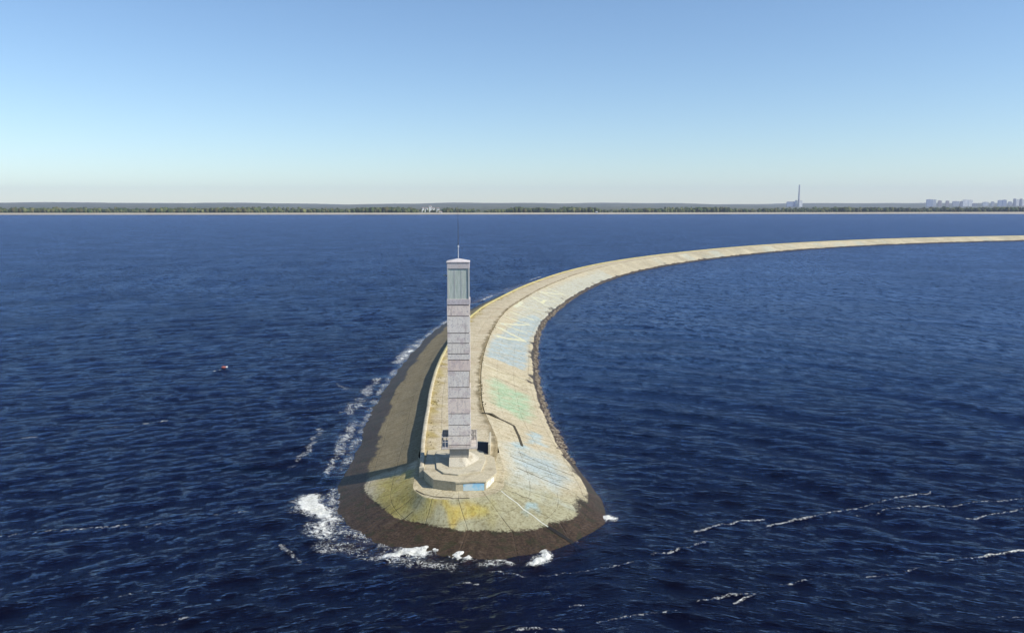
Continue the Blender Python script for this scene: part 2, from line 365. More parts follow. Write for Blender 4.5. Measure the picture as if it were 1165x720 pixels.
# ---- octagonal plinth the tower stands on, with raised inner tier
M_PL = weathered('plinth_concrete', (.50, .44, .30), (.22, .17, .09), .85, .9, .9)
oct_out = [(-8.0,70.3),(-6.9,68.0),(-4.9,67.3),(-2.3,67.5),(-1.4,69.8),(-1.75,74.2),(-3.2,76.4),(-8.2,76.4)]
pl = MB().prism(oct_out, 2.0, 3.12).build('octagonal_plinth', M_PL, root)
cop = [(x+(x+4.8)*.015, y+(y-71.8)*.015) for x, y in oct_out]
MB().prism(cop, 3.122, 3.26).build('plinth_coping', M_PL, pl, .015)
up = [(-7.4,74.6),(-6.85,70.5),(-6.1,69.2),(-4.8,68.85),(-2.8,69.7),(-2.45,72.9),(-2.8,75.6),(-7.2,75.9)]
tier = MB().prism(up, 3.262, 3.40).build('raised_tier', weathered('tier_concrete', (.52, .47, .34), (.25, .19, .10), .7, .9, .8), pl, .01)
t_ = NT('blue_graffiti_paint'); p = t_.obj(); nz = t_.noise(p, 1.6, 5, .6)
c = t_.mix(t_.ramp(nz, .4, .6), (.25, .50, .66), (.48, .58, .60))
s_ = t_.n('ShaderNodeBsdfPrincipled', {'Base Color': c, 'Roughness': .8}); M_BLUE = t_.done(s_.outputs[0])
def wall_patch(a, b, z0, z1, mat, name, off=.012):
    a = np.array(a); b = np.array(b); d = (b-a)/np.linalg.norm(b-a); nn = np.array((d[1], -d[0]))*off
    m = MB(); bm = m.bm
    pts = [(*(a+nn), z0), (*(b+nn), z0), (*(b+nn), z1-.05), (*(b*.7+a*.3+nn), z1), (*(b*.3+a*.7+nn), z1-.02), (*(a+nn), z1-.1)]
    q = [(*(a), z0), (*(b), z0), (*(b), z1-.05), (*(b*.7+a*.3), z1), (*(b*.3+a*.7), z1-.02), (*(a), z1-.1)]
    f = [bm.verts.new(x) for x in pts]; g = [bm.verts.new(x) for x in q]; bm.faces.new(f)
    for i in range(6): bm.faces.new([f[i], f[(i+1) % 6], g[(i+1) % 6], g[i]])
    return m.build(name, mat, pl)
P0 = np.array((-4.9, 67.3)); P1 = np.array((-2.3, 67.5)); P2 = np.array((-1.4, 69.8))
wall_patch(P0+(P1-P0)*.25, P0+(P1-P0)*.95, 2.42, 3.1, M_BLUE, 'blue_paint')
t_ = NT('pale_graffiti_paint'); s_ = t_.n('ShaderNodeBsdfPrincipled', {'Base Color': t_.mix(t_.ramp(t_.noise(t_.obj(), 2.5, 5, .6), .4, .6), (.6, .64, .6), (.5, .48, .36)), 'Roughness': .85}); M_PALE = t_.done(s_.outputs[0])
wall_patch(P1+(P2-P1)*.05, P1+(P2-P1)*.75, 2.5, 3.1, M_PALE, 'pale_paint')

# surface query
dg_objs = [rev]
bvh = BVHTree.FromPolygons([v.co[:] for v in rev.data.vertices], [p.vertices[:] for p in rev.data.polygons])
def surf(x, y):
    h = bvh.ray_cast(Vector((x, y, 20)), Vector((0, 0, -1)))
    return h[0].z if h[0] else 0.0

def ribbon(m, pts, wd, lift=.006, thick=0.0, seg=.5):
    """strip draped on the slope along pts"""
    P = [Vector(p) for p in pts]; dense = []
    for a, b in zip(P[:-1], P[1:]):
        k = max(1, int((b-a).length/seg)); dense += [a+(b-a)*i/k for i in range(k)]
    dense.append(P[-1]); prev = None; bm = m.bm
    for i, p in enumerate(dense):
        d = (dense[min(i+1, len(dense)-1)]-dense[max(i-1, 0)]).normalized(); nn = Vector((-d.y, d.x))
        w0 = wd*random.uniform(.8, 1.2)/2
        l = p+nn*w0; r = p-nn*w0; cur = [bm.verts.new((q.x, q.y, surf(q.x, q.y)+lift)) for q in (l, p, r)]
        if prev: bm.faces.new([prev[0], prev[1], cur[1], cur[0]]); bm.faces.new([prev[1], prev[2], cur[2], cur[1]])
        prev = cur
    return m
t_ = NT('bitumen_joint'); s_ = t_.n('ShaderNodeBsdfPrincipled', {'Base Color': t_.mix(t_.noise(t_.pos(), 3, 4), (.035, .028, .015), (.09, .075, .04)), 'Roughness': .9}); M_BIT = t_.done(s_.outputs[0])
# ell shaped low kerb of dark bitumen closing the drain
def kerb(pts, wd, h, name):
    m = MB()
    for a, b in zip(pts[:-1], pts[1:]):
        a = Vector(a); b = Vector(b); d = (b-a).normalized(); nn = Vector((-d.y, d.x))*wd/2
        z1 = max(surf(*a), 3.15 if a.x < -2.3 else 0); z2 = max(surf(*b), 3.15 if b.x < -2.3 else 0)
        vs = [(*(a+nn), z1-.2), (*(b+nn), z2-.2), (*(b-nn), z2-.2), (*(a-nn), z1-.2), (*(a+nn), z1+h), (*(b+nn), z2+h), (*(b-nn), z2+h), (*(a-nn), z1+h)]
        v = [m.bm.verts.new(q) for q in vs]
        for f in [(3,2,1,0),(4,5,6,7),(0,1,5,4),(1,2,6,5),(2,3,7,6),(3,0,4,7)]: m.bm.faces.new([v[i] for i in f])
    return m.build(name, M_BIT, root)
kerb([(-3.5, 91.1), (-2.35, 90.7), (-1.4, 90.3), (.2, 89.4)], .35, .06, 'drain_kerb')
kerb([(.2, 89.4), (.75, 85.2), (1.05, 81.6)], .28, .06, 'drain_kerb')
m = MB(); ribbon(m, [(3.0, 63.55), (4.0, 62.7), (5.6, 61.3)], .42, .03); m.build('open_joint', mat1('joint_shadow_gap', (.006, .005, .005), .9), root)
t_ = NT('mortar_line'); s_ = t_.n('ShaderNodeBsdfPrincipled', {'Base Color': (.50, .51, .43, 1), 'Roughness': .9}); M_MORT = t_.done(s_.outputs[0])
m = MB(); ribbon(m, [(-1.1, 67.3), (-.3, 66.55), (.45, 66.0), (1.0, 65.35), (1.65, 64.9), (2.4, 64.1), (3.0, 63.6)], .10, .012, seg=.2); m.build('mortar_joint', M_MORT, root)
for pts in ([(-.2,76.5),(2.5,75.5),(5.2,74.6)], [(.6,78.8),(3.2,77.2),(6.0,76.0)], [(.4,73.6),(2.6,72.5),(5.3,71.6)], [(-4.0,122),(-.8,120.5),(2.2,119)], [(-2.6,114.6),(0,113.0),(2.4,111.2)]):
    m = MB(); ribbon(m, pts, .10, .008); m.build('crack', M_BIT, root)
m = MB(); ribbon(m, [(-8.4,67.5),(-7.6,66.5),(-6.6,65.9),(-5.4,65.75),(-5.0,65.5),(-3.6,65.62)], .13, .02, seg=.25); 
for f in m.bm.verts: f.co.z = 2.425
m.build('crack', M_BIT, root)

# ---- painted letters on the inner slope (yellow strokes on blue)
t_ = NT('yellow_letter_paint'); p = t_.pos(); s_ = t_.n('ShaderNodeBsdfPrincipled', {'Base Color': t_.mix(t_.ramp(t_.noise(p, 1.6, 6, .7), .40, .56, 0, 1), (.55, .52, .29), (.43, .43, .34)), 'Roughness': .9}); M_YEL = t_.done(s_.outputs[0])
def frame(i_par):   # point on drain line and local axes at arc position along C
    i = int(np.argmin(np.abs(sp2-i_par))); c = Cd[i]; return c, nrm[i], tg[i]
def letter(strokes, s0, wid, wd=.75):
    c, nn, tt_ = frame(s0); m = MB()
    for st in strokes:
        pts = [tuple(c+nn*(7.2+5.6*(1-v))+tt_*(u*wid)) for u, v in st]   # v=1 top of letter (uphill)
        ribbon(m, pts, wd, .012)
    m.build('painted_letter', M_YEL, root)
LET = {'V': [[(0,1),(.5,0)],[(.5,0),(1,1)]], 'I': [[(.5,0),(.5,1)]], 'N': [[(0,0),(0,1)],[(0,1),(1,0)],[(1,0),(1,1)]], 'T': [[(0,1),(1,1)],[(.5,1),(.5,0)]], 'A': [[(0,0),(.5,1)],[(.5,1),(1,0)],[(.25,.4),(.75,.4)]],
 'E': [[(0,0),(0,1)],[(0,1),(1,1)],[(0,.5),(.8,.5)],[(0,0),(1,0)]], 'X': [[(0,0),(1,1)],[(0,1),(1,0)]]}
BANDS=[
 (.5,[(-15.2,61.5,.9),(-12.0,60.2,1.1),(-8.5,58.8,1.0),(-5.0,57.8,.7)]),
 (.62,[(-14.6, 193.5, 0.64), (-17.0, 175.2, 0.87), (-18.3, 158.0, 1.58), (-19.5, 145.5, 1.21), (-20.0, 137.9, 0.92)]),
 (.62,[(-21.0, 123.6, 0.62), (-21.4, 114.0, 0.96), (-21.4, 107.3, 1.27), (-21.3, 103.0, 1.05), (-20.0, 98.7, 0.67), (-19.7, 92.1, 0.63), (-19.1, 85.9, 0.59), (-19.2, 81.4, 0.42), (-18.8, 77.3, 0.27)]),
 (1.5,[(-19.1, 72.1, 1.01), (-18.2, 69.5, 1.1), (-16.8, 68.4, 1.09)]),
 (0.8,[(-15.9, 67.0, 1.07), (-16.2, 64.2, 1.03), (-15.2, 62.9, 0.79), (-16.9, 65.8, 0.7)]),
 (0.8,[(-15.4, 65.6, 0.35), (-14.0, 65.3, 0.23), (-12.5, 65.1, 0.23), (-10.6, 64.7, 0.23), (-9.3, 63.6, 0.23), (-7.4, 62.9, 0.34)]),
 (1.5,[(-9.8, 59.7, 0.43), (-7.8, 60.3, 0.65), (-6.0, 61.0, 0.77), (-4.7, 60.5, 0.76), (-3.6, 58.9, 0.53)]),
 (0.55,[(-14.1, 64.0, 0.91), (-11.6, 62.4, 1.12), (-9.3, 61.2, 0.99)]),
 (0.8,[(-1.8, 58.1, 0.21), (-0.8, 58.3, 0.42), (0.2, 58.1, 0.32)]),
 (1.3,[(2.8, 61.5, 0.33), (2.2, 59.7, 0.43), (1.6, 58.1, 0.32)]),
 (0.8,[(2.8, 62.7, 0.22), (3.6, 63.1, 0.34), (4.5, 62.5, 0.34), (5.2, 62.0, 0.11)]),
 (1.2,[(7.7, 67.2, 0.36), (8.4, 67.4, 0.48), (8.9, 67.2, 0.24)]),
 (0.36,[(-23.5, 95.9, 0.4), (-22.9, 89.2, 0.37), (-22.7, 84.4, 0.53), (-23.0, 81.4, 0.34)]),
 (0.36,[(-27.0, 121.1, 0.49), (-24.5, 117.4, 0.71)]),
 (0.6,[(-9.4, 228.0, 0.34), (-7.0, 239.2, 0.59), (-5.3, 246.4, 0.37)]),
 (0.6,[(-3.0, 259.5, 0.31), (-0.7, 268.0, 0.4)]),
 (0.6,[(6.3, 293.8, 0.35), (10.7, 308.5, 0.49)]),
 (0.9,[(6.6, 77.3, 0.2), (7.1, 78.3, 0.14)]),
 (0.5,[(-18.6, 61.5, 0.22), (-16.0, 58.3, 0.21), (-13.3, 56.8, 0.15)]),
 (0.9,[(-42.5, 63.6, 0.13), (-39.8, 64.0, 0.13), (-37.3, 64.7, 0.13), (-34.5, 65.1, 0.13), (-32.5, 65.6, 0.13)]),
 (0.6,[(-31.1, 65.1, 0.13), (-29.0, 66.2, 0.13), (-26.5, 67.6, 0.13), (-22.4, 69.5, 0.13)]),
 (0.5,[(-59.3, 90.3, 0.13), (-56.3, 92.1, 0.13)]),
 (0.5,[(-52.7, 95.1, 0.14), (-47.2, 97.1, 0.14), (-43.6, 98.7, 0.14)]),
 (0.7,[(10.8, 59.7, 0.13), (12.4, 60.0, 0.13), (15.9, 62.2, 0.13)]),
 (0.8,[(15.3, 64.3, 0.13), (19.5, 66.2, 0.13), (22.0, 67.0, 0.13)]),
 (0.9,[(21.6, 65.5, 0.13), (24.6, 66.6, 0.13), (27.7, 67.8, 0.13), (29.8, 69.1, 0.13), (34.8, 71.5, 0.13), (41.2, 74.2, 0.13)]),
 (0.6,[(30.0, 67.6, 0.13), (33.7, 69.1, 0.13), (39.1, 70.3, 0.13), (47.7, 71.9, 0.13)]),
 (1.1,[(26.0, 55.8, 0.13), (28.6, 56.5, 0.13), (31.0, 57.4, 0.13), (34.0, 58.8, 0.13), (37.2, 59.5, 0.13), (40.3, 60.2, 0.13)]),
 (0.8,[(12.6, 52.3, 0.13), (15.3, 53.2, 0.13), (17.2, 53.5, 0.13)]),
 (0.9,[(15.3, 52.2, 0.13), (17.9, 53.8, 0.13), (20.5, 55.0, 0.13), (23.5, 56.5, 0.13)]),
 (0.9,[(5.6, 49.3, 0.13), (7.2, 50.2, 0.13), (9.3, 50.7, 0.13), (12.0, 50.9, 0.13)]),
 (0.7,[(0.4, 48.3, 0.13), (1.8, 48.6, 0.13), (3.3, 48.8, 0.13)]),
 (0.5,[(-24.6, 48.8, 0.13), (-22.9, 49.4, 0.13), (-21.4, 50.0, 0.13)]),
 (0.4,[(-29.3, 53.0, 0.13), (-27.3, 53.1, 0.13), (-24.0, 54.3, 0.13)]),
 (0.6,[(-96.5, 239.2, 0.2), (-95.6, 241.5, 0.2)]),
 (0.8,[(-3.5, 54.8, 0.13), (-2.5, 54.8, 0.13)]),
 (0.6,[(-49.5, 129.7, 0.19), (-47.1, 131.8, 0.19)]),
 (0.5,[(39.7, 67.0, 0.13), (46.2, 69.5, 0.13)]),
 (0.5,[(30.5, 49.6, 0.13), (34.1, 50.3, 0.13)]),
 (0.4,[(3.4, 51.5, 0.13), (5.0, 51.7, 0.13)]),
 (0.5,[(-1.5, 56.8, 0.13), (1.1, 56.1, 0.13), (5.1, 56.8, 0.13), (9.2, 58.3, 0.13)]),
 (0.35,[(-72.8, 115.7, 0.17), (-68.9, 116.9, 0.17)]),
 (0.35,[(-81.9, 152.9, 0.22), (-78.7, 154.9, 0.22)]),
 (0.35,[(-80.6, 259.5, 0.37), (-75.7, 262.3, 0.37)]),
 (0.35,[(19.9, 152.9, 0.22), (23.3, 152.9, 0.22)]),
]
for ch, s0 in (('V', 78), ('N', 94), ('I', 108), ('T', 122), ('A', 140), ('N', 158)): letter(LET[ch], s0, 11, 1.5 if s0 < 90 else .9)

for k in range(26):
    i = random.choice([i for i in range(N) if i > N*.42 and Td[i, 1] < 210]); a = random.uniform(.05, .75)
    p = Td[i]*(1-a)+Bd[i]*a; d = (Bd[i]-Td[i])[:2]; d = d/np.linalg.norm(d); ta = random.uniform(-.5, .5); d = np.array([d[0]*math.cos(ta)-d[1]*math.sin(ta), d[0]*math.sin(ta)+d[1]*math.cos(ta)])
    L = random.uniform(.8, 3.0); pts = [(p[0]+d[0]*L*q+random.uniform(-.12, .12), p[1]+d[1]*L*q+random.uniform(-.12, .12)) for q in (0, .25, .5, .75, 1)]
    m = MB(); ribbon(m, pts, random.uniform(.04, .09), .008); m.build('crack', M_BIT, root)
# ---- guard wall on the platform, with its shadow laid in as a dark slab
gw = MB().box(-2.30, -2.12, 75.0, 79.4, 2.9, 4.25).build('guard_wall', weathered('guard_wall_concrete', (.52, .47, .34)), root, .015)

hp = MB().box(-3.45, -2.32, 75.6, 79.3, 3.14, 3.20).build('wall_shadow_slab', mat1('wall_shadow_dark', (.02, .016, .018), .8), root, .01)  # thin near-black slab painting in the guard wall's shadow on the floor
# ---- rubble along the inner waterline
def rock(bm, x, y, z, s):
    c = Vector((x, y, z)); vs = []
    for px, py, pz in [(-1,-1,-1),(1,-1,-1),(1,1,-1),(-1,1,-1),(-1,-1,1),(1,-1,1),(1,1,1),(-1,1,1)]:
        k = .62 if pz > 0 else 1
        vs.append(bm.verts.new(c+Vector((px*k*random.uniform(.6, 1.1), py*k*random.uniform(.6, 1.1), pz*.6*random.uniform(.6, 1.1)))*s))
    for f in [(3,2,1,0),(4,5,6,7),(0,1,5,4),(1,2,6,5),(2,3,7,6),(3,0,4,7)]: bm.faces.new([vs[i] for i in f])
m = MB(); idxs = [i for i in range(N) if i > N*.5 and 82 < Td[i, 1] < 520]
for k in range(3000):
    i = random.choice(idxs); a = random.gauss(.95, .35)
    if a < -.1 or a > 1.9: continue
    if a < .6 and random.random() < .6: continue
    p = Bd[i]*(1-a)+Wd[i]*a; p = p+np.array([random.uniform(-.3, .3), random.uniform(-.5, .5), 0])
    if a < .4: s = random.uniform(.04, .10)
    else: s = random.uniform(.06, .22)
    rock(m.bm, p[0], p[1], surf(p[0], p[1])+s*.15, s)
t_ = NT('rubble_stone'); p = t_.pos(); nz = t_.noise(p, 1.7, 3)
s_ = t_.n('ShaderNodeBsdfPrincipled', {'Base Color': t_.mix(t_.ramp(nz, .35, .65), (.10, .075, .055), (.30, .25, .18)), 'Roughness': .8}); 
rub = m.build('shore_rubble', t_.done(s_.outputs[0]))
tag(rub, 'loose stones scattered along the inner waterline of the breakwater', 'rubble', kind='stuff')

# ---- dry weeds rooted in the drain joint and along the parapet foot
m = MB(); bm = m.bm
def tuft(x, y, z, s):
    for k in range(7):
        a = random.uniform(0, 6.28); l = s*random.uniform(.5, 1.2); h = s*random.uniform(.5, 1.3); w_ = s*.16
        d = Vector((math.cos(a), math.sin(a), 0)); q = Vector((-d.y, d.x, 0))*w_
        b0 = Vector((x, y, z))+d*s*.1; m1 = b0+d*l*.45+Vector((0, 0, h*.8)); e = b0+d*l+Vector((0, 0, h*.6))
        v = [bm.verts.new(b0-q), bm.verts.new(b0+q), bm.verts.new(m1+q), bm.verts.new(m1-q), bm.verts.new(e)]
        bm.faces.new(v[:4]); bm.faces.new([v[3], v[2], v[4]])
for k in range(2600):
    j = random.randint(0, len(Cd)-2)
    if Cd[j][1] > 330 or Cd[j][1] < 77: continue
    c = Cd[j]; clump = math.sin(sp2[j]*.55)+math.sin(sp2[j]*.23+1)+random.uniform(-1, 1)
    if random.random() < .55:
        if Cd[j][1] < 91: continue
        off = 6.35+random.gauss(0, .22); 
        if clump < -.6: continue
        z = 3.12
    else:
        off = random.uniform(.2, 1.1) if random.random() < .8 else random.uniform(.2, 2.0); z = 3.12
        if clump < -.2: continue
    p = c+nrm[j]*off; tuft(p[0], p[1], z, random.uniform(.06, .17))
t_ = NT('dry_weed'); p = t_.pos(); nz = t_.noise(p, 1.3, 3)
s_ = t_.n('ShaderNodeBsdfPrincipled', {'Base Color': t_.mix(t_.ramp(nz, .4, .6), (.13, .11, .045), (.22, .17, .07)), 'Roughness': .9})
wd_o = m.build('weeds', t_.done(s_.outputs[0])); tag(wd_o, 'dry weeds rooted in the joints of the breakwater promenade', 'weeds', kind='stuff')

# ------------------------------------------------------------------ lighthouse
LH = empty('lighthouse', (-4.85, 72.62, 3.40), R(2.4))
tag(LH, 'tall narrow square white concrete lighthouse with glazed lantern at the tip of the breakwater', 'lighthouse')
M_BASE = weathered('base_concrete', (.50, .46, .36), (.22, .17, .1), .8)
M_GREYC = weathered('column_concrete', (.34, .32, .27), (.2, .17, .12), .4)
M_SLAB = weathered('slab_concrete', (.50, .46, .42), (.28, .2, .15), .5)
# coordinates below are local: x right, y away from the camera, z above the tier
ped = MB().prism([(-1.0,-1.75),(.55,-1.75),(1.0,-1.2),(1.75,.3),(1.75,1.3),(-1.0,1.3)], .0, .62, [(-1.0,-1.02),(.25,-1.02),(.62,-.85),(.86,.1),(.86,1.0),(-1.0,1.0)]).build('pedestal', M_BASE, LH, .02)
MB().box(-.95, .82, -.88, .95, .58, 1.50).build('base_column', M_GREYC, LH, .02)
MB().box(-1.68, 1.62, -1.18, 1.35, 1.50, 1.64).build('gallery_slab', M_SLAB, LH, .015)
# gallery railing with sheet panels
def railing(name, x0, x1, y0, y1):
    m = MB(); rr_ = .03
    for z in (2.15, 2.62): m.tube((x0, y0, z), (x1, y1, z), rr_)
    for a in (0, .5, 1): x = x0+(x1-x0)*a; y = y0+(y1-y0)*a; m.tube((x, y, 1.64), (x, y, 2.62), rr_)
    return m.build(name, M_RAIL, LH)
M_RAIL = weathered('rail_paint', (.50, .47, .42), (.25, .12, .06), .6, .6, 3)
railing('railing', -1.62, -1.62, -1.1, 1.28); railing('railing', 1.56, 1.56, -1.1, 1.28)
railing('railing', -1.62, -1.02, 1.28, 1.28); railing('railing', 1.02, 1.56, 1.28, 1.28)
railing('railing', -1.62, -1.06, -1.1, -1.1)
MB().box(-1.60, -1.08, 1.30, 1.33, 1.9, 2.60).build('railing_panel', M_SLAB, LH); MB().box(1.04, 1.50, 1.30, 1.33, 1.66, 2.60).build('railing_panel', M_SLAB, LH)
# shaft of stacked courses
Z = [1.64, 1.82, 2.72, 3.72, 4.80, 6.24, 7.26, 8.77, 9.78, 10.35, 11.32, 12.25, 13.80, 14.78]
col_rng = random.Random(4); HW = 1.02
bm = bmesh.new(); cols = []
def bx(x0, x1, y0, y1, z0, z1, c):
    vs = [bm.verts.new(p) for p in [(x0,y0,z0),(x1,y0,z0),(x1,y1,z0),(x0,y1,z0),(x0,y0,z1),(x1,y0,z1),(x1,y1,z1),(x0,y1,z1)]]
    cols.extend([c]*8)
    for f in [(3,2,1,0),(4,5,6,7),(0,1,5,4),(1,2,6,5),(2,3,7,6),(3,0,4,7)]: bm.faces.new([vs[i] for i in f])
bx(-HW+.08, HW-.08, -HW+.08, HW-.08, 1.64, 14.78, (.07, .055, .05))
tint = [(.58,.56,.54),(.62,.61,.61),(.63,.63,.64),(.61,.62,.64),(.64,.59,.58),(.62,.61,.62),(.63,.63,.64),(.62,.55,.54),(.62,.62,.63),(.63,.63,.63),(.61,.61,.62),(.65,.65,.66),(.64,.60,.59)]
for i in range(len(Z)-1):
    j = col_rng.uniform(-.012, .012); g = .035
    if i == 6: bx(-HW, HW-.11, -HW+.0, HW, Z[i]+g, Z[i+1]-g, tint[i])
    else: bx(-HW+j, HW+j, -HW+j*.8, HW, Z[i]+g, Z[i+1]-g, tint[i])
me = bpy.data.meshes.new('shaft'); bmesh.ops.recalc_face_normals(bm, faces=bm.faces[:]); bm.to_mesh(me); bm.free(); cattr(me, 'base', np.array(cols)*np.array((1.09, 1.0, .86)))
def shaft_mat(name):
    t = NT(name); p = t.obj(); b = t.attr('base', 'Color')
    n1 = t.noise(p, 1.1, 5, .65); n2 = t.noise(p, 7, 6, .7); n3 = t.noise(t.n('ShaderNodeMapping', {0: p, 3: (5, 5, .5)}).outputs[0], 1.2, 4, .6)
    c = t.mix(t.ramp(n1, .50, .62, 0, .55), b, (.48, .38, .36))
    c = t.mix(t.ramp(n3, .50, .70, 0, .5), c, (.36, .29, .24))
    c = t.mix(t.ramp(n2, .52, .64, 0, .7), c, (.27, .25, .28))
    c = t.mix(t.ramp(n2, .28, .40, .5, 0), c, (.66, .66, .66))
    bp_ = t.n('ShaderNodeBump', {'Height': n2, 'Strength': .4, 'Distance': .02}).outputs[0]
    s = t.n('ShaderNodeBsdfPrincipled', {'Base Color': c, 'Roughness': .75, 'Normal': bp_}); return t.done(s.outputs[0])
M_SH = shaft_mat('peeling_white_paint')
sh = link('shaft', me, M_SH, LH)
# faint blue scrawl marks
t_ = NT('blue_scrawl'); s_ = t_.n('ShaderNodeBsdfPrincipled', {'Base Color': (.22, .25, .38, 1), 'Roughness': .8}); M_SCR = t_.done(s_.outputs[0])
# lantern
lant = MB().box(-HW-.02, HW+.02, -HW-.02, HW+.02, 14.82, 15.32).build('lantern_sill', weathered('sill_paint', (.55, .50, .49), (.35, .22, .2), .5), LH, .02)
core = MB().box(-.86, .86, -.86, .86, 15.325, 18.04)
t_ = NT('lantern_core'); s_ = t_.n('ShaderNodeBsdfPrincipled', {'Base Color': (.22, .26, .22, 1), 'Roughness': .5}); core.build('lantern_lens', t_.done(s_.outputs[0]), LH)
t_ = NT('lantern_glass'); p = t_.obj(); nz = t_.noise(t_.n('ShaderNodeMapping', {0: p, 3: (5, 5, .8)}).outputs[0], 1.5, 4)
hz_ = t_.math('MODULO', t_.n('ShaderNodeSeparateXYZ', {0: p}).outputs[2], .17)
c = t_.mix(t_.ramp(nz, .35, .65), (.38, .43, .36), (.50, .53, .47)); c = t_.mix(t_.ramp(hz_, .0, .03, .35, 0), c, (.16, .2, .18))
s_ = t_.n('ShaderNodeBsdfPrincipled', {'Base Color': c, 'Roughness': .28, 'IOR': 1.5, 'Alpha': 1.0}); M_GL = t_.done(s_.outputs[0])
M_MUL = weathered('mullion_paint', (.46, .48, .45), (.35, .25, .22), .4, .6, 3)
g = .93
bays = [-1, -.36, .30, 1]
for side in range(4):
    rot = Matrix.Rotation(side*math.pi/2, 4, 'Z')
    for k in range(3):
        x0, x1 = bays[k]*.93+.005, bays[k+1]*.93-.005
        o = MB().box(x0, x1, -g, -g+.03, 15.33, 18.03).build('lantern_pane', M_GL, LH); o.data.transform(rot)
    for k in range(1, 3):
        o = MB().box(bays[k]*.93-.035, bays[k]*.93+.035, -g-.015, -g+.04, 15.325, 18.04).build('mullion', M_MUL, LH); o.data.transform(rot)
    o = MB().box(-g-.06, -g+.06, -g-.06, -g+.06, 15.325, 18.04).build('corner_post', M_MUL, LH); o.data.transform(rot)
fas = MB().box(-HW+.02, HW-.02, -HW+.02, HW-.02, 18.05, 18.58).build('fascia', weathered('fascia_paint', (.56, .51, .49), (.40, .22, .12), .7, .7, 2.2), LH, .02)
E_ = HW+.03
roof = MB().prism([(-E_,-E_),(E_,-E_),(E_,E_),(-E_,E_)], 18.60, 18.66).build('roof', weathered('roof_paint', (.60, .56, .55), (.4, .28, .22), .5), LH)
MB().prism([(-E_,-E_),(E_,-E_),(E_,E_),(-E_,E_)], 18.662, 18.90, [(-.12,-.12),(.12,-.12),(.12,.12),(-.12,.12)]).build('roof_cap', roof.data.materials[0], roof)
t_ = NT('galvanised_mast'); s_ = t_.n('ShaderNodeBsdfPrincipled', {'Base Color': (.55, .55, .56, 1), 'Roughness': .45, 'Metallic': .3}); M_MAST = t_.done(s_.outputs[0])
t_ = NT('dark_steel'); s_ = t_.n('ShaderNodeBsdfPrincipled', {'Base Color': (.05, .05, .06, 1), 'Roughness': .5}); M_DK = t_.done(s_.outputs[0])
an = MB().tube((0, 0, 18.95), (0, 0, 20.05), .04, .03).build('antenna', M_MAST, LH)
MB().tube((0, 0, 20.05), (0, 0, 23.6), .028, .012).build('whip', M_DK, an)
MB().tube((0, 0, 19.9), (0, 0, 20.1), .07, .07).build('clamp', M_MAST, an)
lb = MB().tube((-1.0, -.5, 17.45), (-1.22, -.62, 17.45), .03); lb.box(-1.30, -1.14, -.70, -.54, 17.38, 17.50); lb.build('bracket_lamp', M_MUL, LH)
# access door on the side of the base and rungs behind
MB().box(-.42, .42, .952, .985, .64, 1.48).build('door', M_DK, LH)
for z in np.arange(2.0, 18.2, .45): pass
m = MB()
for x in (-.22, .22): m.tube((x, HW+.14, 1.7), (x, HW+.14, 18.4), .022, n=6)
for k in range(42): m.tube((-.22, HW+.14, 1.9+k*.39), (.22, HW+.14, 1.9+k*.39), .016, n=6)
m.build('ladder', M_DK, LH)

# ------------------------------------------------------------------ water
def shoreline(x): return 2635+.115*x+.00003*x*x
a0, a1 = R(-43), R(43); na = 1000; r0 = 27.0; ratio = 1.0036
nrw = int(math.log(3300/r0)/math.log(ratio))
ang = np.linspace(a0, a1, na); rad = r0*ratio**np.arange(nrw)
RR, AA = np.meshgrid(rad, ang, indexing='ij')
X = RR*np.sin(AA); Y = RR*np.cos(AA)
dr = RR*(ratio-1)
# distance to the waterline of the breakwater
Wl = Wd[::3, :2]
def seg_dist(px, py, poly, batch=60000):
    A = poly[:-1]; Bp = poly[1:]; d = Bp-A; L = (d**2).sum(1); out = np.empty(len(px))
    for s in range(0, len(px), batch):
        x = px[s:s+batch, None]; y = py[s:s+batch, None]
        t = np.clip(((x-A[:, 0])*d[:, 0]+(y-A[:, 1])*d[:, 1])/L, 0, 1)
        out[s:s+batch] = np.sqrt(((x-A[:, 0]-t*d[:, 0])**2+(y-A[:, 1]-t*d[:, 1])**2).min(1))
    return out
dist = np.full(X.shape, 60.0)
s_near = (Y < 270)&(X > -32)&(X < 50)
near_W = Wd[np.hypot(Wd[:, 0], Wd[:, 1]) < 330][::3, :2]
dist[s_near] = seg_dist(X[s_near], Y[s_near], near_W)
s_far = (~s_near)&(Y > 150)&(Y < 800)&(X > -20)
far_W = Wd[(Wd[:, 1] > 180)][::8, :2]
hA = N//2; farL = np.array([w_ for i, w_ in enumerate(Wd) if w_[1] > 180 and i < hA])[::10, :2]; farR = np.array([w_ for i, w_ in enumerate(Wd) if w_[1] > 180 and i >= hA])[::10, :2]
dist[s_far] = np.minimum(60, np.minimum(seg_dist(X[s_far], Y[s_far], farL), seg_dist(X[s_far], Y[s_far], farR)))
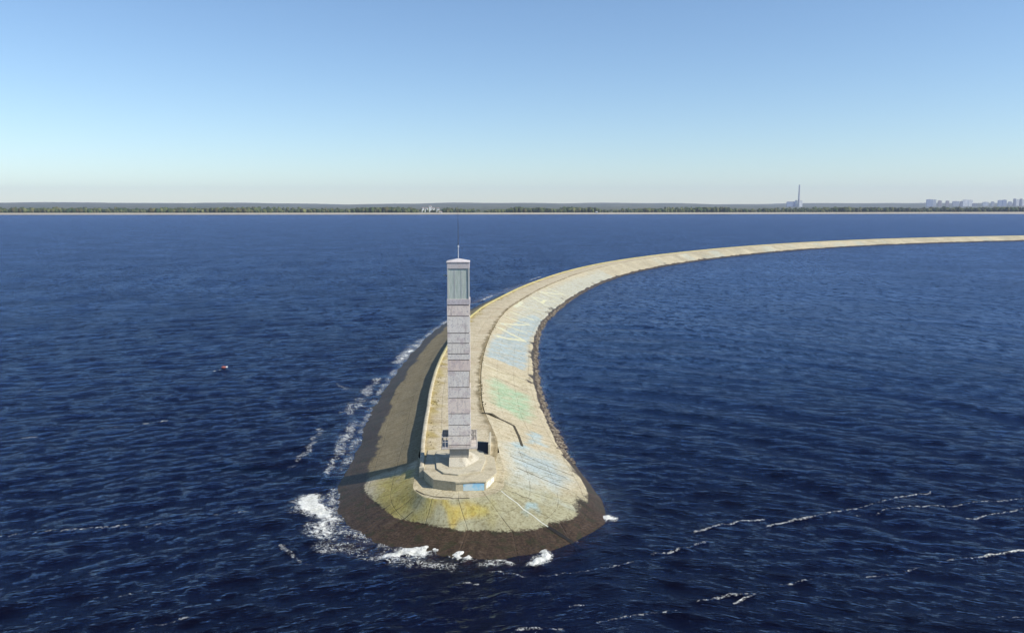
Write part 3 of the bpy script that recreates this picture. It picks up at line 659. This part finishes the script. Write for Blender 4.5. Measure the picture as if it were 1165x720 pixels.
# lee side (sheltered, calmer)
lee_poly = [(8, 64)]+[tuple(p) for p in Cd[Cd[:, 1] > 78][::20]]+[(900, 700), (900, 60), (60, 56)]
LX = X.ravel(); LY = Y.ravel(); P = np.array(lee_poly); ins = np.zeros(LX.shape, bool); j = len(P)-1
for i in range(len(P)):
    x1, y1, x2, y2 = *P[j], *P[i]
    c_ = ((y1 > LY) != (y2 > LY))&(LX < (x2-x1)*(LY-y1)/((y2-y1) if y2 != y1 else 1e-9)+x1); ins ^= c_; j = i
lee = ins.reshape(X.shape)*np.clip((Y-66-.25*np.maximum(X-10, 0))/70, 0, 1)*np.clip(1.3-(X-10)/220, .6, 1)
Zw = np.zeros_like(X); lost = np.zeros_like(X); SL = .20; nc = 76
side = np.clip((X+4+.0*Y)/16, 0, 1); side = side*side*(3-2*side); side = np.where(ins.reshape(X.shape)|(Y < 80), side, 0)
side = side*np.clip((X+4)/16, 0, 1)
wr = np.random.default_rng(5)
for sd_, mean, spread, Lmax, lw in ((0, -66, .55, 8.5, 1-side), (1, -109, .34, 4.2, side)):
    for L in np.exp(np.linspace(math.log(.42), math.log(Lmax), nc)):
        th = math.radians(mean)+wr.normal(0, spread)
        k = 2*math.pi/L; amp = (SL*math.sqrt(2/nc)/k)*(.55 if L > 2.8 else 1.15)*(.85 if sd_ else 1)
        wgt = np.clip((L/dr-2.5)/3, 0, 1)
        if sd_ == 0: lost += (1-wgt)
        wgt = wgt*(1-lee*(.85 if L > 2.0 else .45))*lw
        ph = k*(X*math.cos(th)+Y*math.sin(th))+wr.uniform(0, 6.283)+.5*vnoise(X, Y, .05, int(L*97) % 50)
        s_ = .5*np.sin(ph)+.85*(.64-np.abs(np.sin(ph*.5-.785)))
        Zw += amp*wgt*s_
# long diffracted swell bending round the tip into the lee
dsw = np.hypot(X-8, Y-60)
for L, A_ in ((5.5, .05), (8.5, .08), (3.4, .028), (12.5, .08)):
    ph = 2*math.pi/L*(dsw+.22*X)+2.1*vnoise(X, Y, .05, int(L)); env = np.clip(.5+.8*vnoise(X, Y, .045, int(L)+7), 0, 1)
    Zw += A_*env*np.sin(ph)*np.clip((L/dr-2.5)/3, 0, 1)*ins.reshape(X.shape)*np.clip((dsw-6)/20, 0, 1)*np.exp(-dsw/200)*1.3
near_f = np.clip(dist/1.6, .3, 1)
Zw *= near_f
foam = np.zeros_like(X)
for inten, pts in BANDS:
    P = np.array(pts); pad = 2.5+P[:, 2].max()*2
    sel = (X > P[:, 0].min()-pad)&(X < P[:, 0].max()+pad)&(Y > P[:, 1].min()-pad)&(Y < P[:, 1].max()+pad)
    if not sel.any(): continue
    q_ = 1.0 if P[:, 2].max() > .4 else .4
    x = X[sel]+q_*(.35*vnoise(X[sel], Y[sel], 1.1, 71)+.2*vnoise(X[sel], Y[sel], 3.3, 72)); y = Y[sel]+q_*(.55*vnoise(X[sel], Y[sel], .9, 73)+.2*vnoise(X[sel], Y[sel], 3.0, 75))
    best = np.zeros(len(x))
    for a, b in zip(P[:-1], P[1:]):
        d = b[:2]-a[:2]; L = (d**2).sum(); t = np.clip(((x-a[0])*d[0]+(y-a[1])*d[1])/L, 0, 1)
        ww = (a[2]+(b[2]-a[2])*t)*(1 if q_ == 1 else .7); q = np.hypot(x-a[0]-t*d[0], y-a[1]-t*d[1])
        best = np.maximum(best, np.exp(-(q/ww)**2))
    if q_ == 1 and inten < .75: best = best*np.clip(.75+.7*vnoise(X[sel], Y[sel], .6, 85), .1, 1.3)
    if q_ < 1: best = best*np.clip(.62+.75*vnoise(X[sel], Y[sel], .35, 81), .0, 1.1)
    foam[sel] = np.maximum(foam[sel], inten*best)
# thin wash line where water meets the slope on the exposed side
exposed = (X < 1)&(Y < 200)&s_near
foam = np.maximum(foam, exposed*.5*np.exp(-((dist-.45)/.6)**2)*np.clip(.5+vnoise(X, Y, .7, 77), 0, 1))
Zw += np.clip(foam, 0, 1.4)*(.09+.07*vnoise(X, Y, 4.0, 78))*np.clip((120-RR)/60, 0, 1)
sgn_depth = np.clip(np.where((X < -6)&(Y < 260), dist*.12+.085*dist**2, dist*.33+.1*dist**2), 0, 12)                      # depth over the submerged toe
V = np.stack([X, Y, Zw], -1).reshape(-1, 3)
F = grid_faces(nrw, na)
keep = Y.ravel()[F[:, 0]] < shoreline(X.ravel()[F[:, 0]])+120
F = F[keep]
# remaining flat part of the lake: behind and beside
me = mesh_np('water', V, F, True)
fattr(me, 'foam', foam); fattr(me, 'depth', sgn_depth); fattr(me, 'lee', lee); fattr(me, 'side', side)
for nm, an_ in (('crest_left', R(18)), ('crest_right', R(-19))):
    vattr(me, nm, np.stack([(X*math.cos(an_)+Y*math.sin(an_))*.28, -X*math.sin(an_)+Y*math.cos(an_), 0*X], -1).reshape(-1, 3))
fattr(me, 'lost', lost/lost.max())
def water_mat():
    t = NT('lake_water'); p = t.pos()
    foam = t.attr('foam'); depth = t.attr('depth'); lee = t.attr('lee'); lost = t.attr('lost')
    n3 = t.noise(p, .035, 3, .5); n4 = t.noise(p, .12, 3, .6); sd_ = t.attr('side')
    def fine(nm):
        v = t.attr(nm, 'Vector'); q1 = t.noise(v, 2.3, 5, .62, .3); q2 = t.noise(v, .85, 4, .6, .4)
        r1 = t.math('SUBTRACT', 1, t.math('ABSOLUTE', t.math('SUBTRACT', t.math('MULTIPLY', q1, 2), 1)))
        r2 = t.math('SUBTRACT', 1, t.math('ABSOLUTE', t.math('SUBTRACT', t.math('MULTIPLY', q2, 2), 1)))
        return t.math('ADD', t.math('MULTIPLY', r1, .13), t.math('MULTIPLY', r2, .26))
    hm_ = t.n('ShaderNodeMix', {0: sd_, 2: fine('crest_left'), 3: fine('crest_right')}).outputs[0]
    h = t.math('ADD', hm_, t.math('MULTIPLY', t.noise(p, 4.5, 3, .6), .035))
    fl_ = t.noise(t.attr('crest_left', 'Vector'), .22, 4, .65, .3); h = t.math('ADD', h, t.math('MULTIPLY', t.math('MULTIPLY', fl_, lost), .8))
    st = t.math('MULTIPLY', t.ramp(n3, .35, .65, .65, 1.1), t.ramp(lee, 0, 1, 1, .5))
    b = t.n('ShaderNodeBump', {'Height': h, 'Strength': st, 'Distance': .8}).outputs[0]
    # unresolved ripples: random facet slopes
    q = t.n('ShaderNodeMapping', {0: p, 3: (1, .55, 1)}).outputs[0]
    nv = t.n('ShaderNodeTexNoise', {'Vector': q, 'Scale': .55, 'Detail': 5, 'Roughness': .75}).outputs['Color']
    v = t.n('ShaderNodeVectorMath', {0: nv, 1: (.5, .5, .5)}, operation='SUBTRACT').outputs[0]
    amt = t.math('ADD', .10, t.math('MULTIPLY', lost, 1.9)); amt = t.math('MULTIPLY', amt, t.ramp(lee, 0, 1, 1, .7))
    amt = t.math('MULTIPLY', amt, t.ramp(n4, .3, .7, .7, 1.25))
    cmb = t.n('ShaderNodeCombineXYZ', {0: amt, 1: amt, 2: 0.0}).outputs[0]
    v = t.n('ShaderNodeVectorMath', {0: v, 1: cmb}, operation='MULTIPLY').outputs[0]
    v = t.n('ShaderNodeVectorMath', {0: v, 1: b}, operation='ADD').outputs[0]
    b = t.n('ShaderNodeVectorMath', {0: v}, operation='NORMALIZE').outputs[0]
    body = t.mix(t.ramp(n3, .35, .65), (.0020, .0018, .0055), (.0022, .0028, .011))
    body = t.mix(lee, body, (.0015, .007, .022))
    ro = t.ramp(lost, 0, 1, .05, .2)
    wb = t.n('ShaderNodeBsdfDiffuse', {'Color': body, 'Normal': b})
    wg = t.n('ShaderNodeBsdfGlossy', {'Color': (.35, .47, .73, 1), 'Roughness': ro, 'Normal': b})
    wf_ = t.n('ShaderNodeFresnel', {'IOR': 1.31, 'Normal': b})
    water = t.n('ShaderNodeMixShader', {0: wf_.outputs[0], 1: wb.outputs[0], 2: wg.outputs[0]})
    clear = t.n('ShaderNodeBsdfTransparent', {0: (.74, .64, .72, 1)})
    gl = t.n('ShaderNodeBsdfGlossy', {'Color': (.42, .60, .92, 1), 'Roughness': .08, 'Normal': b})
    fr = t.n('ShaderNodeFresnel', {'IOR': 1.333, 'Normal': b})
    sheer = t.n('ShaderNodeMixShader', {0: fr.outputs[0], 1: clear.outputs[0], 2: gl.outputs[0]})
    tr = t.math('POWER', 2.718, t.math('MULTIPLY', depth, -.9))
    surf_ = t.n('ShaderNodeMixShader', {0: tr, 1: water.outputs[0], 2: sheer.outputs[0]})
    fs = t.n('ShaderNodeMapping', {0: p, 2: (0, 0, R(-20)), 3: (.8, 1.0, 1)}).outputs[0]
    f1 = t.noise(fs, 1.1, 6, .68, 1.4); f2 = t.noise(p, 7, 5, .75, .5); f3 = t.noise(fs, 2.3, 5, .6, 1.0)
    ridge = t.math('SUBTRACT', 1, t.math('ABSOLUTE', t.math('SUBTRACT', t.math('MULTIPLY', f3, 2), 1)))
    a = t.math('ADD', foam, t.math('ADD', t.math('MULTIPLY', t.math('SUBTRACT', f1, .5), 2.0), t.math('MULTIPLY', t.math('SUBTRACT', f2, .5), .4)))
    solid = t.ramp(a, .55, 1.0)
    lace = t.math('MULTIPLY', t.math('MULTIPLY', t.ramp(ridge, .86, .97), t.ramp(a, .05, .5)), t.ramp(f2, .38, .6, .2, .75))
    ff = t.math('MULTIPLY', t.math('MAXIMUM', solid, lace), t.ramp(foam, .04, .22))
    fn = t.math('ADD', t.math('MULTIPLY', f1, .6), t.math('MULTIPLY', f2, .4))
    fb = t.n('ShaderNodeBump', {'Height': fn, 'Strength': 1, 'Distance': .35}).outputs[0]
    fo = t.n('ShaderNodeBsdfPrincipled', {'Base Color': t.mix(t.ramp(fn, .35, .6), (.45, .46, .40), (.86, .86, .80)), 'Roughness': .8, 'Normal': fb})
    s = t.n('ShaderNodeMixShader', {0: ff, 1: surf_.outputs[0], 2: fo.outputs[0]})
    return t.done(s.outputs[0])
M_W = water_mat(); wo_ = link('water', me, M_W); tag(wo_, 'dark blue choppy water of the wide lake around the breakwater', 'water', kind='structure')
# the rest of the lake round the camera (outside the fan of waves)
bm = bmesh.new(); outer = 3300; k = 60
rs = [r0, 120, 600, 1800, 3300]
angs = np.linspace(a1, a0+2*math.pi, k)
gr = [[bm.verts.new((r*math.sin(a), r*math.cos(a), 0)) for a in angs] for r in rs]
for i in range(len(rs)-1):
    for j in range(k-1): bm.faces.new([gr[i][j], gr[i+1][j], gr[i+1][j+1], gr[i][j+1]])
cen = [bm.verts.new((r0*math.sin(a), r0*math.cos(a), 0)) for a in np.linspace(a0, a1, 20)]
bm.faces.new([v for v in cen]+[gr[0][i] for i in range(1, k-1)])
bmesh.ops.recalc_face_normals(bm, faces=bm.faces[:]); me = bpy.data.meshes.new('water_beyond')
for f in bm.faces:
    if f.normal.z < 0: f.normal_flip()
bm.to_mesh(me); bm.free(); fattr(me, 'depth', np.full(len(me.vertices), 6.0)); fattr(me, 'lost', np.full(len(me.vertices), .7))
o = link('water', me, M_W); tag(o, 'open lake water behind and beside the viewpoint', 'water', kind='structure')

# small float drifting to the left
bpos = Vector((-48.6, 133.0, .10)); by = empty('buoy', bpos, R(20)); by.scale = (.75, .75, .75); tag(by, 'small reddish and white mooring float lying on the open water left of the breakwater', 'buoy')
m = MB(); bmesh.ops.create_uvsphere(m.bm, u_segments=16, v_segments=10, radius=.34)
for v in m.bm.verts: v.co.x *= 1.5; v.co.z *= .8
m.build('float_body', mat1('buoy_red', (.30, .09, .08)), by)
m = MB(); bmesh.ops.create_uvsphere(m.bm, u_segments=14, v_segments=8, radius=.24)
for v in m.bm.verts: v.co += Vector((.62, 0, .05)); v.co.z *= .7
m.build('float_cap', mat1('buoy_white', (.8, .8, .8)), by)
m = MB(); m.tube((-.1, 0, .2), (-.15, 0, .62), .03); m.build('eyelet', M_DK, by)

# ------------------------------------------------------------------ far shore
def land_z(x, y):
    d = y-shoreline(x)
    z = np.interp(d, [-80, 0, 22, 55, 400, 3500, 5500, 8200, 9600, 20000], [-4, 0, 4.6, 5.5, 5.5, 12, 24, 62, 66, 66])
    return z+np.clip((d-3500)/3000, 0, 1)*(8*np.sin(x*.0011+1)+6*np.sin(x*.0023+y*.0004)+3*np.sin(x*.006))
gx = np.linspace(-9000, 9000, 240); gd = np.concatenate([[-80, -20, 0, 11, 22, 40, 55, 80, 150, 300, 500], np.linspace(800, 9400, 60)])
GX = np.tile(gx, (len(gd), 1)); sl = shoreline(np.clip(gx, -2500, 2500))+.1*(gx-np.clip(gx, -2500, 2500))
GY = sl[None, :]+gd[:, None]
GZ = np.zeros_like(GX)
for i in range(GX.shape[0]):
    d = gd[i]; GZ[i] = np.interp(d, [-80, 0, 22, 55, 400, 3500, 5500, 8200, 9600], [-4, 0, 4.6, 5.5, 5.5, 12, 24, 62, 66])+np.clip((d-3500)/3000, 0, 1)*(8*np.sin(gx*.0011+1)+6*np.sin(gx*.0023+d*.0004)+3*np.sin(gx*.006))
me = mesh_np('land', np.stack([GX, GY, GZ], -1).reshape(-1, 3), grid_faces(*GX.shape), True)
fattr(me, 'inland', np.repeat(gd, len(gx)))
t_ = NT('wooded_land'); p = t_.pos(); inl = t_.attr('inland'); n1 = t_.noise(p, .004, 6, .65); n2 = t_.noise(p, .03, 4, .6)
c = t_.mix(t_.ramp(n1, .4, .6), (.045, .06, .028), (.12, .12, .07)); c = t_.mix(t_.ramp(n2, .55, .7, 0, .5), c, (.20, .19, .13))
sand = t_.mix(t_.noise(p, .05, 4), (.42, .38, .31), (.30, .27, .2)); c = t_.mix(t_.ramp(inl, 40, 62, 1, 0), c, sand)
s_ = t_.n('ShaderNodeBsdfPrincipled', {'Base Color': c, 'Roughness': .95, 'Specular IOR Level': .1}); land = link('land', me, t_.done(s_.outputs[0]))
tag(land, 'low far shore with a pale sandy beach and wooded hills behind', 'land', kind='structure')

# woods on the far shore: many ragged crowns as one mass
def blob_mesh(name, items, mat):
    bmi = bmesh.new(); bmesh.ops.create_icosphere(bmi, subdivisions=2, radius=1); bv = np.array([v.co[:] for v in bmi.verts]); bf = np.array([[v.index for v in f.verts] for f in bmi.faces]); bmi.free()
    Vs = []; Fs = []; Cs = []; nb = len(bv)
    for i, (x, y, z, rx, rz, c) in enumerate(items):
        j = 1+rng.uniform(-.32, .30, nb)[:, None]; v = bv*j*np.array([rx, rx, rz])+np.array([x, y, z+rz*.85]); Vs.append(v); Fs.append(bf+i*nb); Cs.append(np.tile(c, (nb, 1)))
    me = mesh_np(name, np.vstack(Vs), np.vstack(Fs)); cattr(me, 'base', np.vstack(Cs)); return link(name, me, mat)
t_ = NT('far_foliage'); s_ = t_.n('ShaderNodeBsdfPrincipled', {'Base Color': t_.attr('base', 'Color'), 'Roughness': .95, 'Specular IOR Level': .1}); M_FOL = t_.done(s_.outputs[0])
def ground(x, y):
    xx = float(np.clip(x, -2500, 2500)); d = y-(shoreline(xx)+.1*(x-xx)); return float(np.interp(d, [0, 22, 55, 400, 3500, 5500, 8200], [0, 4.6, 5.5, 5.5, 12, 24, 62]))
greens = np.array([(.04,.05,.022),(.055,.065,.028),(.07,.075,.03),(.07,.06,.03),(.04,.045,.022),(.10,.095,.045),(.03,.045,.02)])
items = []
for k in range(7500):
    x = rng.uniform(-2300, 2700); d = 58+abs(rng.normal(0, 1))*160 if rng.random() < .7 else rng.uniform(60, 800)
    if -330 < x < -232 and d < 330: 
        if rng.random() < .8: continue
        d = 60+rng.uniform(0, 20)
    dens = .5+.35*math.sin(x*.011)+.3*math.sin(x*.027+1)+.2*math.sin(x*.07)
    if rng.random() > dens+.35: continue
    y = shoreline(x)+d; h = rng.uniform(5, 9)*(.55+.6*min(1, max(0, dens)))
    if rng.random() < .15: h *= .5
    c = greens[rng.integers(len(greens))]*np.array((.82, .92, .74))*rng.uniform(1.0, 1.9)*(1 if x < 1200 else .8)
    items.append((x, y, ground(x, y)-1, h*rng.uniform(.55, 1.0), h, c))
wood = blob_mesh('woodland', items, M_FOL); tag(wood, 'belt of dark trees along the far shore behind the beach', 'woodland', kind='stuff')

# ---- far buildings
def bmat(name, c):
    t = NT(name); s = t.n('ShaderNodeBsdfPrincipled', {'Base Color': t.mix(t.ramp(t.noise(t.obj(), .1, 3), .4, .7, 0, .3), c, tuple(v*.75 for v in c)), 'Roughness': .8}); return t.done(s.outputs[0])
MATS = {k: bmat('facade_'+k, c) for k, c in {'white': (.92,.92,.90), 'blue': (.30,.36,.50), 'brown': (.34,.27,.25), 'grey': (.40,.42,.46), 'dark': (.22,.22,.25), 'pale': (.56,.60,.64)}.items()}
M_WIN = mat1('far_window_glass', (.10, .13, .18), .3); M_RF = bmat('flat_roof', (.3, .3, .3))
def block(px0, px1, ytop, kind, Yd, label, rz=0, grp=None):
    x0 = (px0-582.5)/914*Yd; x1 = (px1-582.5)/914*Yd; top = 27+(234.5-ytop)/914*Yd; gz = ground((x0+x1)/2, Yd)-1; h = top-gz; wx = (x1-x0)/2
    b = empty('apartment_block', ((x0+x1)/2, Yd, gz)); tag(b, label, 'building', grp)
    dp = 9
    MB().box(-wx, wx, -dp, dp, 0, h).build('wall', MATS[kind], b)
    r_ = MB().box(-wx-.5, wx+.5, -dp-.5, dp+.5, h+.05, h+1.4); r_.box(-wx*.3, wx*.2, -3, 3, h+1.4, h+4.5); r_.build('roof', M_RF, b)
    nf = max(3, int(h/6))
    for i in range(nf):
        z = 3+i*(h-4)/nf; m = MB(); m.box(-wx+1.2, wx-1.2, -dp-.12, -dp-.02, z, z+1.7)
        m.build('window_row', M_WIN, b)
    return b
G = 'tower blocks on the far right horizon'
block(1049.5, 1056, 227.3, 'blue', 8500, 'bluish slab tower block, leftmost on the right horizon', grp=G)
block(1056.5, 1060, 227.6, 'pale', 8560, 'pale narrow tower block attached right of the leftmost bluish slab', grp=G)
block(1062.5, 1066, 228.6, 'brown', 8500, 'brownish tower block, second group from the left on the right horizon', grp=G)
block(1071.3, 1074.6, 228.8, 'brown', 8520, 'brownish narrow tower block just right of a gap on the right horizon', grp=G)
block(1079, 1086, 229.3, 'grey', 8900, 'low grey building left of the widest white block', grp=G)
block(1087.5, 1090, 229.4, 'dark', 8450, 'dark slim tower touching the left side of the widest white block', grp=G)
block(1090.5, 1096, 227.6, 'white', 8500, 'bright white tower block, left half of the white pair', grp=G)
block(1096.8, 1101, 228.0, 'white', 8540, 'bright white tower block, right half of the white pair', grp=G)
block(1101.5, 1106, 231.9, 'dark', 8450, 'low dark building right of the white pair', grp=G)
block(1113, 1119, 230.2, 'pale', 8800, 'low pale block in the middle of the right skyline', grp=G)
block(1122.5, 1125.5, 229.8, 'grey', 8600, 'short grey tower just left of the bluish pair', grp=G)
block(1130, 1134, 228.2, 'blue', 8500, 'bluish tower block, left one of the bluish pair', grp=G)
block(1135, 1139.3, 227.8, 'blue', 8520, 'bluish tower block, right one of the bluish pair', grp=G)
block(1142, 1145.5, 229.8, 'grey', 8600, 'short grey block between the bluish pair and the right striped group', grp=G)
block(1147.6, 1149.6, 226.6, 'dark', 8450, 'slim dark tower at the left end of the right edge group', grp=G)
block(1150, 1154.3, 227.6, 'white', 8500, 'white tower block between the first two dark slim towers at the right edge', grp=G)
block(1154.7, 1156.7, 226.6, 'dark', 8450, 'slim dark tower in the middle of the right edge group', grp=G)
block(1157.1, 1160.4, 227.8, 'white', 8500, 'white tower block between the last two dark slim towers at the right edge', grp=G)
block(1160.8, 1162.8, 226.8, 'dark', 8450, 'slim dark tower, last dark one before the right picture edge', grp=G)
block(1163.2, 1168, 227.2, 'pale', 8500, 'pale tower block cut by the right picture edge', grp=G)
# power station
M_CH = bmat('chimney_concrete', (.40, .42, .44)); Yp = 8000; cx = (905.6-582.5)/914*Yp
ch = empty('power_station_chimney', (cx, Yp, 12)); tag(ch, 'very tall slender grey chimney rising above the far horizon', 'chimney')
MB().tube((0,0,0), (0,0,218), 11, 6.5, 20).build('stack', M_CH, ch); MB().tube((0,0,218.05), (0,0,222), 7.6, 7.6, 20).build('rim', M_CH, ch)
for z in (70, 130, 180): MB().tube((0,0,z), (0,0,z+2), 11.6-z*.02, 11.5-z*.02, 20).build('gallery_ring', bmat('ring_paint', (.4,.25,.22)), ch)
def hall(px0, px1, ytop, mat, name, label):
    x0 = (px0-582.5)/914*Yp; x1 = (px1-582.5)/914*Yp; top = 27+(234.5-ytop)/914*Yp; wx = (x1-x0)/2
    b = empty(name, ((x0+x1)/2, Yp+20, 10)); tag(b, label, 'building'); h = top-10
    MB().box(-wx, wx, -12, 12, 0, h).build('wall', mat, b); MB().prism([(-wx-1,-13),(wx+1,-13),(wx+1,13),(-wx-1,13)], h+.05, h+4, [(-wx*.8,-8),(wx*.8,-8),(wx*.8,8),(-wx*.8,8)]).build('roof', M_RF, b)
    [MB().box(-wx*.8, wx*.8, -12.2, -12.05, z, z+2.5).build('window_row', M_WIN, b) for z in np.arange(10, h-6, 12)]
hall(902.6, 904.4, 228.6, MATS['white'], 'boiler_house', 'white boiler house left of the tall chimney')
hall(907.6, 910.0, 229.0, MATS['white'], 'boiler_house', 'white boiler house right of the tall chimney')
hall(893, 901.8, 229.9, MATS['blue'], 'turbine_hall', 'long low bluish hall left of the power station chimney')
# village houses
M_RED = bmat('house_roof', (.30, .24, .22)); M_HW = bmat('house_wall', (.85, .85, .80))
def house(px, py, Yd, wd_, h, label, roofm=M_RED):
    x = (px-582.5)/914*Yd; z = 27+(234.5-py)/914*Yd; gz = ground(x, Yd)-.5; hh = max(h, z-gz)
    b = empty('house', (x, Yd, gz)); tag(b, label, 'house', 'white houses of the shore village'); wx = wd_/2
    MB().box(-wx, wx, -5, 5, 0, hh).build('wall', M_HW, b)
    MB().prism([(-wx-.6,-5.6),(wx+.6,-5.6),(wx+.6,5.6),(-wx-.6,5.6)], hh+.02, hh+3, [(-wx,-.2),(wx,-.2),(wx,.2),(-wx,.2)]).build('roof', roofm, b)
    [MB().box(q-.8, q+.8, -5.1, -5.02, hh-3, hh-1.4).build('window', M_WIN, b) for q in (-wx*.55, 0, wx*.55)]
house(482.0, 236.6, 2850, 6.5, 6, 'small white house, leftmost of the shore village')
house(485.9, 237.2, 2830, 10, 6, 'brightest wide white house, second from the left in the shore village')
house(490.3, 234.6, 2950, 8, 6, 'white house standing highest and farthest back in the shore village')
house(493.3, 236.9, 2840, 11, 6, 'wide white house right of the middle of the shore village')
house(499.0, 237.3, 2830, 8, 6, 'greyish white house, rightmost inland one of the shore village')
house(501.8, 241.5, 2633, 10, 3, 'white boathouse alone on the beach below the village')
house(678.0, 241.4, 2690, 6, 3, 'tiny white hut on the beach right of the centre', M_RF)

# ------------------------------------------------------------------ haze
hz = MB().box(-9600, 9600, -3600, 13600, -6, 330).build('haze', None)
hm = bpy.data.materials.new('haze_air'); hm.use_nodes = True; hn = hm.node_tree; hn.nodes.clear()
pv = hn.nodes.new('ShaderNodeVolumePrincipled'); pv.inputs['Color'].default_value = (.70, .78, 1, 1); pv.inputs['Density'].default_value = 5.2e-5; pv.inputs['Anisotropy'].default_value = .1
ho = hn.nodes.new('ShaderNodeOutputMaterial'); hn.links.new(pv.outputs[0], ho.inputs['Volume']); hz.data.materials.append(hm)
tag(hz, 'thin bluish air haze over the lake and far shore', 'haze', kind='stuff')
